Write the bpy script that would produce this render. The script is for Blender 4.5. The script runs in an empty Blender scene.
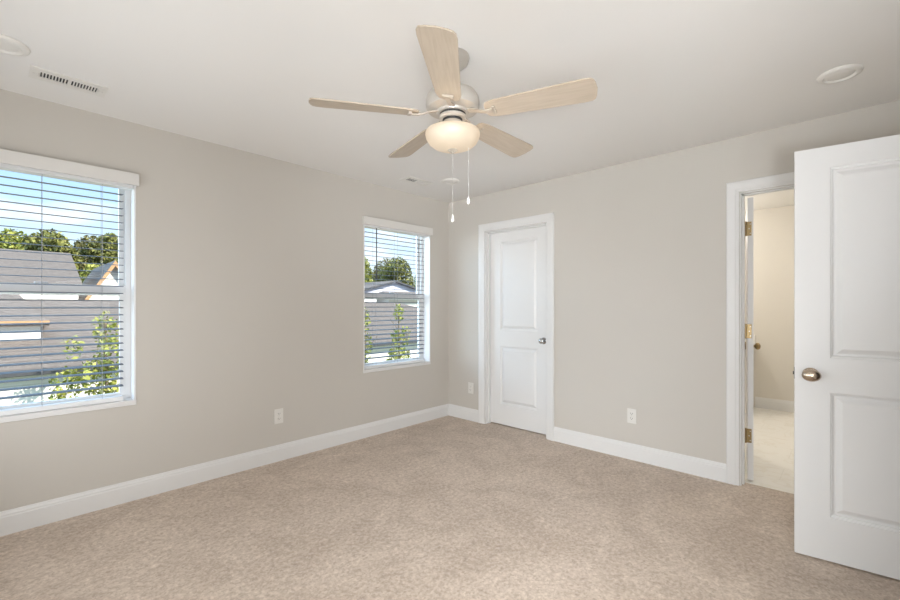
import bpy, bmesh, math, random
from mathutils import Vector, Matrix
random.seed(7)
S = bpy.context.scene
C = S.collection
R = math.radians
PI = math.pi

# ------------------------------------------------------------------ camera
CAMX, CAMY, CAMZ = -3.5598, -3.3850, 1.2545
HEAD = R(43.357)                      # heading, measured from +X
F_PX, CY_PX = 426.8, 306.0
cd = bpy.data.cameras.new('camera')
cam = bpy.data.objects.new('camera', cd)
C.objects.link(cam)
cam.location = (CAMX, CAMY, CAMZ)
cam.rotation_euler = (R(90), 0, HEAD - R(90))
cd.sensor_width = 36.0
cd.lens = 36.0 * F_PX / 900.0
cd.shift_y = (CY_PX - 300.0) / 900.0
cd.clip_start = 0.02
cd.clip_end = 400
S.camera = cam

# ------------------------------------------------------------------ exposure
vs = S.view_settings
vs.view_transform = 'Standard'
vs.look = 'None'
vs.exposure = 0.03
vs.gamma = 1.0
vs.use_curve_mapping = False
S.cycles.max_bounces = 12
S.cycles.diffuse_bounces = 7
S.cycles.transparent_max_bounces = 16
S.cycles.sample_clamp_indirect = 6.0

# ------------------------------------------------------------------ sky
POWER = dict(front=57.0, back=37.0, fan=0.5, bowl=0.33, added_glow=9.0, grid_up=4.2, grid_mid=0.8, grid_low=8.5, grid_right=4.8)
def build_world():
    w = bpy.data.worlds.new('sky')
    S.world = w
    w.use_nodes = True
    nt = w.node_tree
    N, L = nt.nodes, nt.links
    N.clear()
    out = N.new('ShaderNodeOutputWorld')
    bg = N.new('ShaderNodeBackground')
    tc = N.new('ShaderNodeTexCoord')
    sep = N.new('ShaderNodeSeparateXYZ')
    L.new(tc.outputs['Generated'], sep.inputs[0])
    ramp = N.new('ShaderNodeValToRGB')
    L.new(sep.outputs['Z'], ramp.inputs[0])
    e = ramp.color_ramp.elements
    e[0].position = 0.0
    e[0].color = (0.72, 0.84, 0.95, 1)
    e[1].position = 0.24
    e[1].color = (0.40, 0.66, 0.96, 1)
    el = ramp.color_ramp.elements.new(0.10)
    el.color = (0.66, 0.83, 0.97, 1)
    no = N.new('ShaderNodeTexNoise')
    mp = N.new('ShaderNodeMapping')
    mp.inputs['Scale'].default_value = (1.6, 1.6, 5.0)
    mp.inputs['Location'].default_value = (0.35, 0.1, 0.2)
    L.new(tc.outputs['Generated'], mp.inputs[0])
    L.new(mp.outputs[0], no.inputs['Vector'])
    no.inputs['Scale'].default_value = 2.4
    no.inputs['Detail'].default_value = 6
    cr = N.new('ShaderNodeValToRGB')
    cr.color_ramp.elements[0].position = 0.53
    cr.color_ramp.elements[1].position = 0.69
    L.new(no.outputs[0], cr.inputs[0])
    mx = N.new('ShaderNodeMix')
    mx.data_type = 'RGBA'
    L.new(cr.outputs[0], mx.inputs[0])
    L.new(ramp.outputs[0], mx.inputs[6])
    mx.inputs[7].default_value = (0.93, 0.95, 0.98, 1)
    # sky strength raised towards the zenith, above the view, for added daylight
    mr = N.new('ShaderNodeMapRange')
    mr.inputs['From Min'].default_value = 0.28
    mr.inputs['From Max'].default_value = 0.55
    mr.inputs['To Min'].default_value = 1.35
    mr.inputs['To Max'].default_value = ZENITH
    L.new(sep.outputs['Z'], mr.inputs[0])
    L.new(mx.outputs[2], bg.inputs[0])
    # bright lobe added low in the sky, out of view, to light the windows
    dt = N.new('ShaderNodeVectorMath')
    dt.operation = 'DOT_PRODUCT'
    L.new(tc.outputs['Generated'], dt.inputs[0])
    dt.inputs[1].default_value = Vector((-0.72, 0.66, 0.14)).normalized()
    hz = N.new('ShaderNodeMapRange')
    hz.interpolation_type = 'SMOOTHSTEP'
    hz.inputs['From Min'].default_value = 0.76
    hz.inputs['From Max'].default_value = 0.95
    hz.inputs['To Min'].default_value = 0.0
    hz.inputs['To Max'].default_value = POWER['added_glow']
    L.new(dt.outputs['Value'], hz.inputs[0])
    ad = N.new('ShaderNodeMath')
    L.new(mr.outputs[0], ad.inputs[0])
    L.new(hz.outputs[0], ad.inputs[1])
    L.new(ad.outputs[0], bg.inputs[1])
    L.new(bg.outputs[0], out.inputs[0])
ZENITH = 2.6
build_world()

# ------------------------------------------------------------------ sun and large lamps
def lamp(name, kind, loc, energy, color=(1, 1, 1), direction=None, **kw):
    d = bpy.data.lights.new(name, kind)
    d.energy = energy
    d.color = color
    for k, v in kw.items():
        setattr(d, k, v)
    o = bpy.data.objects.new(name, d)
    C.objects.link(o)
    o.location = loc
    if direction is not None:
        o.rotation_euler = Vector(direction).to_track_quat('-Z', 'Y').to_euler()
    return o
lamp('sun', 'SUN', (0, -10, 12), 9.0, (1.0, 0.94, 0.84), (-0.42, 0.68, -0.60), angle=R(0.6))
# unseen fill lamps, added at the room's ends to even out its brightness
lamp('added_fill_front', 'AREA', (-4.09, -1.95, 1.30), POWER['front'], (0.92, 0.96, 1.0), (1.0, 0.0, 0.24), shape='RECTANGLE', size=3.2, size_y=1.6)
lamp('added_fill_back', 'AREA', (-3.25, -3.955, 1.30), POWER['back'], (0.93, 0.965, 1.0), (-0.05, 1.0, 0.15), shape='RECTANGLE', size=1.5, size_y=1.6)  # added fill along the back wall, not light from the hall
for nm, key, aim in (('added_fill_beam', 'grid_up', (-0.25, -0.25, 2.40)), ('added_fill_beam', 'grid_mid', (0.0, -1.3, 1.2)), ('added_fill_beam', 'grid_low', (-0.7, -1.6, 0.0)),
                     ('added_fill_beam', 'grid_right', (-0.3, -2.5, 2.44))):
    p0 = Vector((-3.95, -3.90, 0.95)) if key == 'grid_right' else Vector((-3.86, -3.72, 1.15))
    lamp(nm, 'AREA', p0, POWER[key], (0.93, 0.965, 1.0), Vector(aim) - p0, shape='DISK', size=0.5, spread=R({'grid_up': 40, 'grid_right': 46, 'grid_low': 60}.get(key, 75)))  # narrow fill beams added behind the camera, no real fixtures
lamp('bathroom_lamp', 'POINT', (1.90, -1.87, 2.12), 27.0, (1.0, 0.965, 0.90), shadow_soft_size=0.05)
lamp('added_bathroom_fill', 'AREA', (1.20, -3.40, 2.43), 12.0, (1.0, 0.965, 0.90), (0, 0, -1), shape='DISK', size=0.3)  # added out of sight to brighten the bathroom floor
for wx in (-3.384, -0.734):
    p = lamp('daylight_portal', 'AREA', (wx, 0.165, 1.35), 1.0, (1, 1, 1), (0, -1, 0), shape='RECTANGLE', size=0.86, size_y=1.40)
    p.data.cycles.is_portal = True

# ------------------------------------------------------------------ materials
def mat(name, col, rough=0.5, metal=0.0, spec=0.5, vary=0.0, vscale=8.0, bump=0.0, bscale=200.0, sheen=0.0, trans=0.0):
    m = bpy.data.materials.new(name)
    m.use_nodes = True
    nt = m.node_tree
    N, L = nt.nodes, nt.links
    b = N['Principled BSDF']
    b.inputs['Base Color'].default_value = (*col, 1)
    b.inputs['Roughness'].default_value = rough
    b.inputs['Metallic'].default_value = metal
    b.inputs['Specular IOR Level'].default_value = spec
    tc = N.new('ShaderNodeTexCoord')
    no = N.new('ShaderNodeTexNoise')
    L.new(tc.outputs['Object'], no.inputs['Vector'])
    no.inputs['Scale'].default_value = vscale
    no.inputs['Detail'].default_value = 4
    mx = N.new('ShaderNodeMix')
    mx.data_type = 'RGBA'
    mx.inputs[6].default_value = (*[max(0, c * (1 - vary)) for c in col], 1)
    mx.inputs[7].default_value = (*[min(1, c * (1 + vary)) for c in col], 1)
    L.new(no.outputs[0], mx.inputs[0])
    L.new(mx.outputs[2], b.inputs['Base Color'])
    if bump:
        n2 = N.new('ShaderNodeTexNoise')
        n2.inputs['Scale'].default_value = bscale
        n2.inputs['Detail'].default_value = 3
        L.new(tc.outputs['Object'], n2.inputs['Vector'])
        bp = N.new('ShaderNodeBump')
        bp.inputs['Strength'].default_value = bump
        bp.inputs['Distance'].default_value = 0.002
        L.new(n2.outputs[0], bp.inputs['Height'])
        L.new(bp.outputs[0], b.inputs['Normal'])
    return m

M = {}
M['wall'] = mat('greige_paint', (0.575, 0.545, 0.499), 0.6, spec=0.3, vary=0.012, vscale=3, bump=0.08, bscale=260)
M['ceil'] = mat('ceiling_paint', (0.79, 0.775, 0.75), 0.75, spec=0.2, vary=0.01, vscale=2, bump=0.06, bscale=240)
M['trim'] = mat('white_trim_paint', (0.74, 0.735, 0.725), 0.35, spec=0.45, vary=0.01)
M['door'] = mat('white_door_paint', (0.74, 0.735, 0.725), 0.38, spec=0.45, vary=0.01, bump=0.05, bscale=120)
M['vinyl'] = mat('white_vinyl', (0.80, 0.80, 0.80), 0.3, vary=0.005)
M['bathwall'] = mat('cream_paint', (0.69, 0.655, 0.595), 0.6, spec=0.3, vary=0.012, vscale=3)
M['plate'] = mat('white_plastic', (0.74, 0.72, 0.68), 0.35, vary=0.005)
M['slot'] = mat('dark_slot', (0.03, 0.03, 0.03), 0.6)
M['slat'] = mat('blind_slat', (0.115, 0.13, 0.16), 0.45, vary=0.05, vscale=20)  # backlit shade put into the slat colour, darker than the slats themselves
M['cord'] = mat('blind_cord', (0.42, 0.43, 0.44), 0.7)
M['wand'] = mat('backlit_wand', (0.05, 0.05, 0.055), 0.3)  # near-black colour paints in the wand's silhouette against the daylight
M['valance'] = mat('valance_white', (0.70, 0.68, 0.65), 0.4, vary=0.02, vscale=14)
M['nickel'] = mat('satin_nickel', (0.62, 0.60, 0.57), 0.28, metal=1.0)
M['chrome'] = mat('polished_chrome', (0.55, 0.55, 0.55), 0.12, metal=1.0)
M['bronze'] = mat('warm_nickel', (0.52, 0.43, 0.34), 0.20, metal=1.0, vary=0.06)
M['latch'] = mat('latch_metal', (0.10, 0.09, 0.08), 0.45, metal=0.6)
M['brass'] = mat('antique_brass', (0.33, 0.24, 0.12), 0.42, metal=1.0, vary=0.15, vscale=60)
M['fanmetal'] = mat('fan_painted_metal', (0.52, 0.49, 0.445), 0.32, metal=0.35, vary=0.01)
M['fanbracket'] = mat('fan_bracket_metal', (0.43, 0.375, 0.31), 0.35, vary=0.03)
M['chain'] = mat('pull_chain_metal', (0.50, 0.48, 0.45), 0.4)
M['chainpull'] = mat('pull_white', (0.74, 0.72, 0.68), 0.4)
M['counter'] = mat('white_countertop', (0.78, 0.76, 0.72), 0.2, vary=0.04)
M['cabinet'] = mat('white_cabinet', (0.70, 0.68, 0.63), 0.4)

def wood():
    m = mat('whitewashed_wood', (0.72, 0.65, 0.56), 0.45)
    nt = m.node_tree
    N, L = nt.nodes, nt.links
    b = N['Principled BSDF']
    tc = N.new('ShaderNodeTexCoord')
    mp = N.new('ShaderNodeMapping')
    mp.inputs['Scale'].default_value = (2.2, 26.0, 6.0)
    no = N.new('ShaderNodeTexNoise')
    no.inputs['Scale'].default_value = 3.0
    no.inputs['Detail'].default_value = 7
    no.inputs['Distortion'].default_value = 0.6
    L.new(tc.outputs['Object'], mp.inputs[0])
    L.new(mp.outputs[0], no.inputs['Vector'])
    cr = N.new('ShaderNodeValToRGB')
    cr.color_ramp.elements[0].position = 0.35
    cr.color_ramp.elements[0].color = (0.42, 0.345, 0.265, 1)
    cr.color_ramp.elements[1].position = 0.65
    cr.color_ramp.elements[1].color = (0.475, 0.40, 0.315, 1)
    L.new(no.outputs[0], cr.inputs[0])
    L.new(cr.outputs[0], b.inputs['Base Color'])
    return m
M['blade'] = wood()

def carpet():
    m = bpy.data.materials.new('beige_carpet')
    m.use_nodes = True
    nt = m.node_tree
    N, L = nt.nodes, nt.links
    b = N['Principled BSDF']
    b.inputs['Roughness'].default_value = 0.95
    b.inputs['Specular IOR Level'].default_value = 0.1
    b.inputs['Sheen Weight'].default_value = 0.15
    tc = N.new('ShaderNodeTexCoord')
    # tufts: every cell its own shade
    vo = N.new('ShaderNodeTexVoronoi')
    vo.inputs['Scale'].default_value = 105
    L.new(tc.outputs['Object'], vo.inputs['Vector'])
    sp = N.new('ShaderNodeSeparateColor')
    L.new(vo.outputs['Color'], sp.inputs[0])
    fine = N.new('ShaderNodeTexNoise')
    fine.inputs['Scale'].default_value = 38
    fine.inputs['Detail'].default_value = 5
    fine.inputs['Roughness'].default_value = 0.7
    big = N.new('ShaderNodeTexNoise')
    big.inputs['Scale'].default_value = 2.6
    big.inputs['Detail'].default_value = 6
    big.inputs['Roughness'].default_value = 0.6
    big.inputs['Distortion'].default_value = 1.2
    for n in (fine, big):
        L.new(tc.outputs['Object'], n.inputs['Vector'])
    mixv = N.new('ShaderNodeMath')
    mixv.operation = 'MULTIPLY_ADD'
    L.new(sp.outputs[0], mixv.inputs[0])
    mixv.inputs[1].default_value = 0.22
    L.new(fine.outputs[0], mixv.inputs[2])
    cr = N.new('ShaderNodeValToRGB')
    e = cr.color_ramp.elements
    e[0].position = 0.32
    e[0].color = (0.335, 0.268, 0.215, 1)
    e[1].position = 0.90
    e[1].color = (0.635, 0.545, 0.462, 1)
    x = e.new(0.61)
    x.color = (0.482, 0.396, 0.322, 1)
    L.new(mixv.outputs[0], cr.inputs[0])
    r2 = N.new('ShaderNodeValToRGB')
    r2.color_ramp.elements[0].position = 0.38
    r2.color_ramp.elements[0].color = (0.99, 0.975, 0.96, 1)
    r2.color_ramp.elements[1].position = 0.62
    r2.color_ramp.elements[1].color = (1.18, 1.18, 1.18, 1)
    L.new(big.outputs[0], r2.inputs[0])
    mx = N.new('ShaderNodeMix')
    mx.data_type = 'RGBA'
    mx.blend_type = 'MULTIPLY'
    mx.inputs[0].default_value = 1.0
    L.new(cr.outputs[0], mx.inputs[6])
    L.new(r2.outputs[0], mx.inputs[7])
    L.new(mx.outputs[2], b.inputs['Base Color'])
    bp = N.new('ShaderNodeBump')
    bp.inputs['Strength'].default_value = 0.35
    bp.inputs['Distance'].default_value = 0.006
    L.new(mixv.outputs[0], bp.inputs['Height'])
    L.new(bp.outputs[0], b.inputs['Normal'])
    return m
M['carpet'] = carpet()

def tile():
    m = bpy.data.materials.new('marble_tile')
    m.use_nodes = True
    nt = m.node_tree
    N, L = nt.nodes, nt.links
    b = N['Principled BSDF']
    b.inputs['Roughness'].default_value = 0.3
    tc = N.new('ShaderNodeTexCoord')
    mp = N.new('ShaderNodeMapping')
    mp.inputs['Rotation'].default_value = (0, 0, R(90))
    br = N.new('ShaderNodeTexBrick')
    br.inputs['Color1'].default_value = (0.86, 0.84, 0.80, 1)
    br.inputs['Color2'].default_value = (0.84, 0.815, 0.77, 1)
    br.inputs['Mortar'].default_value = (0.79, 0.765, 0.72, 1)
    br.inputs['Scale'].default_value = 1.0
    br.inputs['Mortar Size'].default_value = 0.003
    br.inputs['Brick Width'].default_value = 0.6
    br.inputs['Row Height'].default_value = 0.3
    no = N.new('ShaderNodeTexNoise')
    no.inputs['Scale'].default_value = 3.0
    no.inputs['Detail'].default_value = 8
    no.inputs['Distortion'].default_value = 2.0
    L.new(tc.outputs['Object'], mp.inputs[0])
    L.new(mp.outputs[0], br.inputs['Vector'])
    L.new(tc.outputs['Object'], no.inputs['Vector'])
    cr = N.new('ShaderNodeValToRGB')
    cr.color_ramp.elements[0].position = 0.47
    cr.color_ramp.elements[0].color = (1, 1, 1, 1)
    cr.color_ramp.elements[1].position = 0.5
    cr.color_ramp.elements[1].color = (0.93, 0.91, 0.88, 1)
    x = cr.color_ramp.elements.new(0.53)
    x.color = (1, 1, 1, 1)
    L.new(no.outputs[0], cr.inputs[0])
    mx = N.new('ShaderNodeMix')
    mx.data_type = 'RGBA'
    mx.blend_type = 'MULTIPLY'
    mx.inputs[0].default_value = 1.0
    L.new(br.outputs[0], mx.inputs[6])
    L.new(cr.outputs[0], mx.inputs[7])
    L.new(mx.outputs[2], b.inputs['Base Color'])
    return m
M['tile'] = tile()

def glass():
    m = bpy.data.materials.new('window_glass')
    m.use_nodes = True
    nt = m.node_tree
    N, L = nt.nodes, nt.links
    N.remove(N['Principled BSDF'])
    out = N['Material Output']
    tr = N.new('ShaderNodeBsdfTransparent')
    tr.inputs[0].default_value = (0.97, 0.985, 0.98, 1)
    gl = N.new('ShaderNodeBsdfGlossy')
    gl.inputs['Roughness'].default_value = 0.02
    fr = N.new('ShaderNodeFresnel')
    fr.inputs[0].default_value = 1.25
    mx = N.new('ShaderNodeMixShader')
    L.new(fr.outputs[0], mx.inputs[0])
    L.new(tr.outputs[0], mx.inputs[1])
    L.new(gl.outputs[0], mx.inputs[2])
    L.new(mx.outputs[0], out.inputs[0])
    return m
M['glass'] = glass()

def lit_glass():
    m = bpy.data.materials.new('lit_frosted_glass')
    m.use_nodes = True
    N, L = m.node_tree.nodes, m.node_tree.links
    b = N['Principled BSDF']
    b.inputs['Base Color'].default_value = (0.38, 0.335, 0.275, 1)
    b.inputs['Roughness'].default_value = 0.4
    b.inputs['Emission Color'].default_value = (1.0, 0.75, 0.48, 1)
    b.inputs['Emission Strength'].default_value = POWER['bowl']
    tr = N.new('ShaderNodeBsdfTransparent')
    tr.inputs[0].default_value = (1.0, 0.86, 0.66, 1)
    mx = N.new('ShaderNodeMixShader')
    mx.inputs[0].default_value = 0.012
    L.new(b.outputs[0], mx.inputs[1])
    L.new(tr.outputs[0], mx.inputs[2])
    L.new(mx.outputs[0], N['Material Output'].inputs[0])
    return m
M['bowl'] = lit_glass()

def striped(name, c1, c2, period, axis='Z', rough=0.8, width=0.12, noise=0.0):
    m = mat(name, c1, rough, spec=0.2)
    nt = m.node_tree
    N, L = nt.nodes, nt.links
    b = N['Principled BSDF']
    tc = N.new('ShaderNodeTexCoord')
    sp = N.new('ShaderNodeSeparateXYZ')
    L.new(tc.outputs['Object'], sp.inputs[0])
    mu = N.new('ShaderNodeMath')
    mu.operation = 'MULTIPLY'
    mu.inputs[1].default_value = 1 / period
    L.new(sp.outputs[axis], mu.inputs[0])
    fr = N.new('ShaderNodeMath')
    fr.operation = 'FRACT'
    L.new(mu.outputs[0], fr.inputs[0])
    lt = N.new('ShaderNodeMath')
    lt.operation = 'LESS_THAN'
    lt.inputs[1].default_value = width
    L.new(fr.outputs[0], lt.inputs[0])
    no = N.new('ShaderNodeTexNoise')
    no.inputs['Scale'].default_value = 9
    no.inputs['Detail'].default_value = 5
    L.new(tc.outputs['Object'], no.inputs['Vector'])
    mn = N.new('ShaderNodeMix')
    mn.data_type = 'RGBA'
    mn.inputs[6].default_value = (*[c * (1 - noise) for c in c1], 1)
    mn.inputs[7].default_value = (*[min(1, c * (1 + noise)) for c in c1], 1)
    L.new(no.outputs[0], mn.inputs[0])
    mx = N.new('ShaderNodeMix')
    mx.data_type = 'RGBA'
    L.new(lt.outputs[0], mx.inputs[0])
    L.new(mn.outputs[2], mx.inputs[6])
    mx.inputs[7].default_value = (*c2, 1)
    L.new(mx.outputs[2], b.inputs['Base Color'])
    return m
M['siding'] = striped('white_lap_siding', (0.74, 0.71, 0.66), (0.56, 0.53, 0.49), 0.18)
M['lilacsiding'] = striped('pale_lap_siding', (0.62, 0.62, 0.70), (0.55, 0.55, 0.62), 0.18)
M['shingle'] = striped('grey_shingle', (0.140, 0.113, 0.096), (0.095, 0.078, 0.067), 0.14, axis='Y', noise=0.45, width=0.2)
M['fascia'] = mat('tan_fascia', (0.40, 0.22, 0.10), 0.6, vary=0.1)
M['gutter'] = mat('dark_gutter', (0.05, 0.05, 0.055), 0.5)
M['housewindow'] = mat('house_window_glass', (0.10, 0.12, 0.15), 0.1)
M['lawn'] = mat('lawn', (0.16, 0.20, 0.07), 0.9, vary=0.3, vscale=5)
M['bark'] = mat('bark', (0.16, 0.12, 0.08), 0.9, vary=0.2, vscale=30)
M['pipe'] = mat('white_vent_pipe', (0.8, 0.8, 0.78), 0.5)
def leafmat(name, a, b_):
    m = mat(name, a, 0.6, spec=0.25)
    nt = m.node_tree
    N, L = nt.nodes, nt.links
    b = N['Principled BSDF']
    g = N.new('ShaderNodeNewGeometry')
    cr = N.new('ShaderNodeValToRGB')
    cr.color_ramp.elements[0].color = (*a, 1)
    cr.color_ramp.elements[1].color = (*b_, 1)
    L.new(g.outputs['Random Per Island'], cr.inputs[0])
    L.new(cr.outputs[0], b.inputs['Base Color'])
    return m
M['leafdark'] = leafmat('tree_leaves', (0.045, 0.055, 0.015), (0.26, 0.25, 0.065))
M['leafyoung'] = leafmat('young_leaves', (0.10, 0.13, 0.02), (0.36, 0.35, 0.08))
M['leafbronze'] = leafmat('olive_leaves', (0.06, 0.06, 0.02), (0.25, 0.22, 0.08))

# ------------------------------------------------------------------ mesh helpers
def obj(name, bm, m, parent=None, smooth=None):
    me = bpy.data.meshes.new(name)
    bmesh.ops.recalc_face_normals(bm, faces=bm.faces[:])
    bm.to_mesh(me)
    bm.free()
    if smooth is not None:
        for p in me.polygons:
            p.use_smooth = True
        me.set_sharp_from_angle(angle=R(smooth))
    if m is not None:
        me.materials.append(m)
    o = bpy.data.objects.new(name, me)
    C.objects.link(o)
    if parent:
        o.parent = parent
    return o

def tag(o, label=None, cat=None, group=None, kind=None):
    if label:
        o['label'] = label
    if cat:
        o['category'] = cat
    if group:
        o['group'] = group
    if kind:
        o['kind'] = kind
    return o

def empty(name, loc=(0, 0, 0), rz=0.0):
    o = bpy.data.objects.new(name, None)
    C.objects.link(o)
    o.location = loc
    o.rotation_euler = (0, 0, rz)
    o.empty_display_size = 0.1
    return o

def copy_tree(o, parent=None):
    c = o.copy()
    C.objects.link(c)
    if parent:
        c.parent = parent
    for ch in list(o.children):
        copy_tree(ch, c)
    return c

def box(bm, x0, x1, y0, y1, z0, z1):
    v = [bm.verts.new(p) for p in ((x0, y0, z0), (x1, y0, z0), (x1, y1, z0), (x0, y1, z0),
                                   (x0, y0, z1), (x1, y0, z1), (x1, y1, z1), (x0, y1, z1))]
    for f in ((0, 3, 2, 1), (4, 5, 6, 7), (0, 1, 5, 4), (1, 2, 6, 5), (2, 3, 7, 6), (3, 0, 4, 7)):
        bm.faces.new([v[i] for i in f])
    return v

def bbox(x0, x1, y0, y1, z0, z1, bevel=0.0, seg=2):
    bm = bmesh.new()
    box(bm, x0, x1, y0, y1, z0, z1)
    if bevel:
        bmesh.ops.bevel(bm, geom=bm.edges[:], offset=bevel, segments=seg, affect='EDGES', profile=0.6)
    return bm

def lathe(bm, prof, mtx=None, n=32):
    """prof: list of (radius, height); revolves about local Z"""
    rings = []
    for r, z in prof:
        if r < 1e-6:
            rings.append([bm.verts.new((0, 0, z))])
        else:
            rings.append([bm.verts.new((r * math.cos(2 * PI * i / n), r * math.sin(2 * PI * i / n), z)) for i in range(n)])
    for a, b in zip(rings, rings[1:]):
        if len(a) == 1 and len(b) == 1:
            continue
        for i in range(n):
            j = (i + 1) % n
            if len(a) == 1:
                bm.faces.new((a[0], b[j], b[i]))
            elif len(b) == 1:
                bm.faces.new((a[i], a[j], b[0]))
            else:
                bm.faces.new((a[i], a[j], b[j], b[i]))
    if mtx is not None:
        vs_ = [v for r in rings for v in r]
        bmesh.ops.transform(bm, matrix=mtx, verts=vs_)
    return bm

def tube(bm, pts, r, n=8):
    pts = [Vector(p) for p in pts]
    rings = []
    for i, p in enumerate(pts):
        a = pts[max(0, i - 1)]
        b = pts[min(len(pts) - 1, i + 1)]
        d = (b - a).normalized()
        up = Vector((0, 0, 1)) if abs(d.z) < 0.9 else Vector((1, 0, 0))
        u = d.cross(up).normalized()
        w = d.cross(u)
        rings.append([bm.verts.new(p + r * (math.cos(2 * PI * k / n) * u + math.sin(2 * PI * k / n) * w)) for k in range(n)])
    for a, b in zip(rings, rings[1:]):
        for k in range(n):
            bm.faces.new((a[k], a[(k + 1) % n], b[(k + 1) % n], b[k]))
    bm.faces.new(rings[0])
    bm.faces.new(rings[-1])
    return bm

def poly(bm, pts):
    return bm.faces.new([bm.verts.new(p) for p in pts])

# ------------------------------------------------------------------ dimensions
H = 2.44
X0, Y0 = -4.12, -3.985          # far ends of the room behind the camera
WIN = [(-3.823, -2.945), (-1.173, -0.295)]
WZ0, WZ1 = 0.645, 2.098
CL = (-1.281, -0.538)           # closet opening (y)
BA = (-3.580, -2.812)           # bathroom opening (y)
DZ = 2.045
EN = (-1.475, -0.655)           # entry opening (x, in back wall)
TR = 0.115                      # partition thickness
TL = 0.16                       # outer wall thickness

def wall_mesh(axis, lo, hi, t0, t1, z0, z1, holes):
    """axis 'x': runs along x, thickness in y (t0..t1); holes: (a0,a1,z0,z1)"""
    bm = bmesh.new()
    cuts = sorted({lo, hi, *[h[0] for h in holes], *[h[1] for h in holes]})
    for a, b in zip(cuts, cuts[1:]):
        hs = [h for h in holes if h[0] <= a + 1e-6 and h[1] >= b - 1e-6]
        spans = [(z0, z1)]
        if hs:
            h = hs[0]
            spans = [s for s in ((z0, h[2]), (h[3], z1)) if s[1] - s[0] > 1e-4]
        for s in spans:
            if axis == 'x':
                box(bm, a, b, t0, t1, s[0], s[1])
            else:
                box(bm, t0, t1, a, b, s[0], s[1])
    bmesh.ops.remove_doubles(bm, verts=bm.verts[:], dist=1e-5)
    # drop the hidden faces between neighbouring pieces
    seen = {}
    for f in bm.faces:
        seen.setdefault(tuple(sorted(v.index for v in f.verts)) if False else frozenset(f.verts), []).append(f)
    dup = [f for fs in seen.values() if len(fs) > 1 for f in fs]
    bmesh.ops.delete(bm, geom=dup, context='FACES_ONLY')
    return bm

def struct(name, bm, m, label=None, cat=None, smooth=None):
    o = obj(name, bm, m, None, smooth)
    o['kind'] = 'structure'
    tag(o, label, cat)
    return o

# ------------------------------------------------------------------ shell
struct('wall_left', wall_mesh('x', X0 - TL, 0.0, 0.0, TL, -0.2, H, [(a, b, WZ0, WZ1) for a, b in WIN]), M['wall'],
       'greige painted wall holding the two windows with blinds', 'wall')
struct('wall_right', wall_mesh('y', Y0 - TR, TL, 0.0, TR, -0.2, H, [(*CL, -0.2, DZ), (*BA, -0.2, DZ)]), M['wall'],
       'greige painted wall with the closed closet door and bathroom doorway', 'wall')
struct('wall_back', wall_mesh('x', X0 - TL, 0.0, Y0 - TR, Y0, -0.2, H, [(*EN, -0.2, DZ)]), M['wall'],
       'greige painted wall that the large open door hangs on', 'wall')
struct('wall_front', wall_mesh('y', Y0, 0.0, X0 - TL, X0, -0.2, H, []), M['wall'],
       'greige painted plain wall beside the nearer window', 'wall')
fb = bmesh.new()
box(fb, X0 - TL, 0.085, -5.4, TL, -0.2, 0.0)
box(fb, 0.085, 0.95, -1.42, TL, -0.2, 0.0)
struct('floor', fb, M['carpet'], 'beige cut pile carpet covering the bedroom floor', 'floor')
struct('floor_bathroom', bbox(0.085, 3.0, -4.2, -1.42, -0.2, 0.001), M['tile'],
       'pale marble look tile floor seen through the bathroom doorway', 'floor')
struct('ceiling', bbox(X0 - TL, 3.0, -5.4, TL, H, H + 0.22), M['ceil'], 'flat off white ceiling with the fan hung from it', 'ceiling')
struct('wall_bathroom_far', bbox(2.88, 3.0, -4.2, -1.42, -0.2, H), M['bathwall'], 'cream painted bathroom wall facing the doorway', 'wall')
struct('wall_bathroom_left', bbox(TR, 2.88, -1.54, -1.42, -0.2, H), M['bathwall'])
struct('wall_bathroom_right', bbox(TR, 2.88, -4.2, -4.08, -0.2, H), M['bathwall'])
struct('wall_closet', (lambda bm: (box(bm, 0.85, 0.95, -1.42, TL, -0.2, H), box(bm, TR, 0.95, 0.0, TL, -0.2, H), bm)[-1])(bmesh.new()),
       M['wall'], None, None)
struct('wall_hall', (lambda bm: (box(bm, X0 - TL, 0.115, -5.4, -5.3, -0.2, H), box(bm, X0 - TL, X0, -5.3, Y0 - TR, -0.2, H),
       box(bm, 0.0, 0.115, -5.3, Y0 - TR, -0.2, H), bm)[-1])(bmesh.new()), M['wall'], None, None)

# ------------------------------------------------------------------ baseboards
BASE_P = [(0.0, 0.0), (0.014, 0.0), (0.014, 0.098), (0.011, 0.104), (0.011, 0.112), (0.007, 0.120), (0.005, 0.130), (0.0, 0.131)]
def baseboard(name, segs, m=None, label=None):
    """segs: (p0, p1, normal) in plan"""
    bm = bmesh.new()
    for p0, p1, nn in segs:
        ra = [bm.verts.new((p0[0] + nn[0] * d, p0[1] + nn[1] * d, z)) for d, z in BASE_P]
        rb = [bm.verts.new((p1[0] + nn[0] * d, p1[1] + nn[1] * d, z)) for d, z in BASE_P]
        n = len(ra)
        for i in range(n):
            j = (i + 1) % n
            bm.faces.new((ra[i], ra[j], rb[j], rb[i]))
        bm.faces.new(ra)
        bm.faces.new(rb)
    return struct(name, bm, m or M['trim'], label, 'baseboard')
CW = 0.080    # casing width incl. reveal
baseboard('baseboard_left', [((X0, 0), (0, 0), (0, -1))], label='white baseboard running under the two windows')
baseboard('baseboard_right', [((0, -0.014), (0, CL[1] + CW), (-1, 0)), ((0, CL[0] - CW), (0, BA[1] + CW), (-1, 0)),
                              ((0, BA[0] - CW), (0, Y0), (-1, 0))], label='white baseboard on the wall with the closet door')
baseboard('baseboard_back', [((X0, Y0), (EN[0] - CW, Y0), (0, 1)), ((EN[1] + CW, Y0), (-0.014, Y0), (0, 1))],
          label='white baseboard on the wall behind the large open door')
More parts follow.
